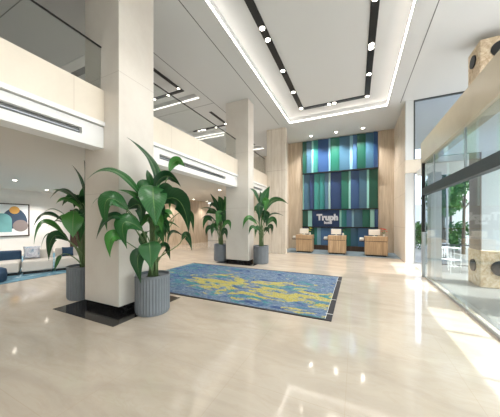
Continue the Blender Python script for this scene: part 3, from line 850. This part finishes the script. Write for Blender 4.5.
cushion(-10.12, 5.08, .445, 'blue cushion on the right end sofa, seen between leaves', M['sofa_blue'], -.43, .36)
pf = tag(MB().lathe([(.24,0),(.27,.05),(.28,.2),(.26,.36),(.18,.40)], n=32).build('pouffe', M['sofa_blue'], smooth=True), 'round dark blue pouffe on the lounge rug at the left edge', 'pouffe')
pf.location = (-9.62, 2.93, .012)
# picture
pic = tag(empty('framed_picture', (XL+.002, 5.1, 1.85)), 'framed abstract print of overlapping rounded blue, teal, orange and grey shapes', 'picture')
f = MB(); a, b_ = -1.22, 1.22; z = .86; t = .05
f.box(0, .05, a, b_, z-t, z); f.box(0, .05, a, b_, -z, -z+t); f.box(0, .05, a, a+t, -z+t, z-t); f.box(0, .05, b_-t, b_, -z+t, z-t)
f.build('frame', M['dark_wood'], pic)
MB().box(0, .02, a+t, b_-t, -z+t, z-t).build('print', M['white'], pic)
def blob(name, pts, x, c):
    mb = MB(); vs = [mb.bm.verts.new((x, p[0], p[1])) for p in pts]; vs2 = [mb.bm.verts.new((x-.0015, p[0], p[1])) for p in pts]
    mb.bm.faces.new(vs); mb.bm.faces.new(vs2[::-1])
    for i in range(len(pts)): mb.bm.faces.new((vs[i], vs[(i+1)%len(pts)], vs2[(i+1)%len(pts)], vs2[i]))
    mb.build(name, plain('print_'+name, c, .7, var=.12, scale=3), pic)
def arch(cx, w_, z0, z1):
    r = w_/2; top = z1-r
    return [(cx-r, z0), (cx+r, z0)]+[(cx+r*math.cos(PI*k/16), top+r*math.sin(PI*k/16)) for k in range(17)]
circ = lambda cx, cz, r: [(cx+r*math.cos(2*PI*k/32), cz+r*math.sin(2*PI*k/32)) for k in range(32)]
blob('navy_shape', [(.62+.52*math.cos(PI*k/20), -.15+.76*math.sin(PI*k/20)) for k in range(21)]+[(.2,-.45),(1.0,-.45)], .023, (58,76,98))
blob('teal_shape', arch(.16, .72, -.62, .34), .025, (120,176,176))
blob('orange_disc', circ(.62, .52, .2), .027, (224,166,84))
blob('taupe_disc', circ(.86, -.3, .31), .029, (142,128,124))
blob('sand_disc', circ(-.62, -.2, .4), .024, (206,186,160))
# dark timber doorway on the lounge wall behind the plant
dr = struct('door_1', MB().box(XL, XL+.06, 8.3, 9.9, 0, 2.5), M['dark_wood'])
MB().box(XL+.06, XL+.09, 8.5, 8.53, .9, 1.3).build('door_handle', M['steel'], dr)

# ------------------------------------------------------------------ glazed entrance on the right
struct('entrance_beam', MB().box(1.9, 2.2, -6, 9.05, 3.65, 4.3), M['beam_stone'])
post = MB().box(1.92, 2.0, 8.97, 9.05, 1.45, 3.65); struct('trim_5', post, M['dark'])
struct('trim_5', MB().box(1.92, 2.0, 8.97, 9.05, 0, 1.45), M['steel'])
struct('entrance_header', MB().box(1.92, 2.06, -6, 8.97, 2.62, 2.84), M['grey_metal'])
for i, y in enumerate((-2, .6, 3.2, 5.9, 7.9)):
    struct('trim_6', MB().box(1.95, 1.985, y-.015, y+.015, 2.84, 3.65), M['steel'])
seams = [-6, -2, .6, 3.2, 5.9, 7.9, 8.97]
for i, (a, b_) in enumerate(zip(seams, seams[1:])):
    o = struct('window_3', MB().box(1.96, 1.972, a+.02, b_-.02, 2.84, 3.65), M['door_glass'])
    o = struct('door_2', MB().box(1.98, 1.992, a+.02, b_-.02, .02, 2.62), M['door_glass'])
    MB().box(1.975, 1.997, a+.02, b_-.02, .0, .06).build('bottom_rail', M['steel'], o)
# piers added outside, out of view, to shade bands between floor sun patches
for y0, y1 in ((5.75, 7.1), (4.55, 4.62), (3.3, 3.36), (-1, 1)):
    struct('sun_blocker_pier', MB().box(4.2, 4.5, y0, y1, 0, 3.66), M['outer_white'])
# pale pier behind the end of the glass front
struct('trim_7', MB().box(2.1, 2.36, 8.75, 9.15, 0, 3.3), M['outer_white'])
# canopy outside
struct('canopy', MB().box(2.2, 4.4, -6, 8.2, 3.66, 3.86), M['outer_white'])

struct('canopy', MB().box(2.3, 4.4, 9.15, 11.6, 3.66, 3.86), M['outer_white'])  # second length, added to keep sun off the floor near the end window

# portal pillar with travertine blocks
pl = tag(empty('portal_pillar', (3.07, 8.3, 0)), 'tall pillar with rough stone blocks and round black lamps at foot and head', 'pillar')
MB().box(.03, 1.0, .0, .66, 1.0, 5.3).build('shaft', M['outer_white'], pl)
MB().box(.0, .03, .0, .67, 1.0, 5.3).build('shaded_side', M['taupe'], pl)  # left face of the pale shaft, its shade painted as a taupe skin
for z0, z1, zc in ((0.0, 1.0, .54), (5.3, 6.72, 6.36)):
    bl = MB().box(-.01, 1.05, -.03, .72, z0, z1).build('stone_block', M['travertine'], pl, bevel=.02)
    MB().disc_prism((.40, -.035, zc), 'y', .20, .05, sx=1.0).build('round_lamp', M['dark'], bl)
    MB().disc_prism((-.015, .36, zc), 'x', .17, .05).build('round_lamp', M['dark'], bl)

# ------------------------------------------------------------------ outdoors
def tree(name, x, y, h, r, label, mat, seed, trunk=.09, n=2600, low=.38):
    rn = random.Random(seed); e = tag(empty(name, (x, y, -.004)), label, 'tree' if 'tree' in name else 'shrub', 'slim trees outside' if 'tree' in name else 'shrubs of the terrace hedge')
    tb = MB(); top = (rn.uniform(-.2,.2), rn.uniform(-.2,.2), h*.8)
    tb.tube([(0,0,0), (top[0]*.3, top[1]*.4, h*.4), top], trunk, trunk*.4, 9)
    for k in range(6):
        a = rn.random()*2*PI; z = h*rn.uniform(low, .7)
        tb.tube([(0,0,z), (math.cos(a)*r*.35, math.sin(a)*r*.35, z+h*.1), (math.cos(a)*r*.7, math.sin(a)*r*.7, z+h*.16)], trunk*.4, trunk*.12, 6)
    tb.build('trunk', M['bark'], e)
    fb = MB(); cl = [(rn.gauss(0,r*.4), rn.gauss(0,r*.4), h*rn.uniform(low+.05, .95), r*rn.uniform(.3,.55)) for _ in range(16)]
    for _ in range(n):
        c = rn.choice(cl); v = Vector((rn.gauss(0,1), rn.gauss(0,1), rn.gauss(0,.8))); v = v.normalized()*c[3]*rn.random()**.4
        p = Vector(c[:3])+v; s_ = rn.uniform(.05,.12)
        a = Vector((rn.gauss(0,1), rn.gauss(0,1), rn.gauss(0,1))).normalized(); b2 = a.cross(Vector((rn.gauss(0,1), rn.gauss(0,1), .3))).normalized()
        fb.poly([p-a*s_, p+b2*s_*.5, p+a*s_, p-b2*s_*.5])
    fb.build('foliage', mat, e)
tree('slim_tree', 3.9, 14.0, 5.2, .8, 'slim leafy tree outside, nearest the end window', M['foliage'], 1)
tree('slim_tree', 5.3, 16.2, 5.8, 1.1, 'slim leafy tree outside, in the middle of the glass front', M['foliage'], 2)
tree('slim_tree', 6.5, 13.4, 5.4, 1.0, 'slim leafy tree outside beside the stone pillar', M['foliage'], 3)
tree('slim_tree', 5.6, 19.0, 6.5, 1.6, 'taller leafy tree at the back of the terrace', M['foliage'], 4)
tree('slim_tree', 8.2, 18.0, 6.2, 1.6, 'leafy tree far right at the back of the terrace', M['foliage'], 5)
for k, (x, y) in enumerate(((3.6,18.4),(5.3,18.0),(7.3,16.4),(9.2,15.4))):
    tree('round_shrub', x, y, 1.7, .85, ['leafy green shrub at the left end of the terrace hedge','second leafy shrub of the terrace hedge','third leafy shrub of the terrace hedge','leafy shrub at the right end of the terrace hedge'][k], M['foliage_b'], 20+k, .03, 1500, .1)
# terrace railing
e = tag(empty('terrace_railing', (4.6, 11.2, 0)), 'low dark railing with thin uprights along the terrace outside', 'railing')
MB().box(-2.0, 2.6, -.02, .02, .86, .9).build('top_rail', M['grey_metal'], e)
MB().box(-2.0, 2.6, -.015, .015, .10, .13).build('bottom_rail', M['grey_metal'], e)
for k in range(24):
    x = -2.0+.2*k; MB().box(x-.009, x+.009, -.009, .009, .0, .86).build('upright', M['chair_white'], e)
def terrace_chair():
    e = empty('terrace_chair')
    for sx in (-1, 1):
        MB().tube([(sx*.2,-.2,0), (sx*.21,-.21,.44)], .012).build('leg', M['chair_white'], e)
        MB().tube([(sx*.2,.2,0), (sx*.2,.21,.44), (sx*.2,.27,.86)], .012).build('leg', M['chair_white'], e)
        MB().tube([(sx*.21,-.2,.44), (sx*.22,-.2,.64), (sx*.22,.2,.66)], .01).build('armrest', M['chair_white'], e)
    MB().box(-.22,.22,-.22,.22,.43,.46).build('seat', M['chair_white'], e, bevel=.01)
    b = MB()
    for k in range(5): b.box(-.2+.09*k, -.2+.09*k+.03, .235, .255, .5, .84)
    b.box(-.22,.22,.24,.28,.82,.87); b.build('backrest', M['chair_white'], e)
    return tag(e, cat='chair', group='terrace chairs')
c0 = terrace_chair()
CH = [(3.0, 10.3, .6, 'white metal terrace chair nearest the glass front'), (3.9, 10.5, 2.4, 'white metal terrace chair left of the pillar'), (4.9, 10.2, -1.9, 'white metal terrace chair behind the stone pillar'), (3.4, 12.6, 3.0, 'white metal terrace chair beyond the railing')]
for i, (x, y, a, l) in enumerate(CH):
    c = c0 if i == 0 else copy_tree(c0)
    c.location = (x, y, -.004); c.rotation_euler = (0,0,a); c['label'] = l
t0 = tag(empty('terrace_table', (3.5, 11.9, -.004)), 'small round white terrace table just beyond the railing outside', 'table')
MB().lathe([(.3,.70),(.3,.73)], n=32).build('table_top', M['chair_white'], t0)
MB().lathe([(.03,.02),(.03,.70)], n=12).build('pedestal', M['chair_white'], t0); MB().lathe([(.22,0),(.2,.02)], n=24).build('foot', M['chair_white'], t0)
# white building across the terrace
struct('building_opposite', MB().box(2.5, 16, 24, 25, 0, 3.2), M['outer_white'])
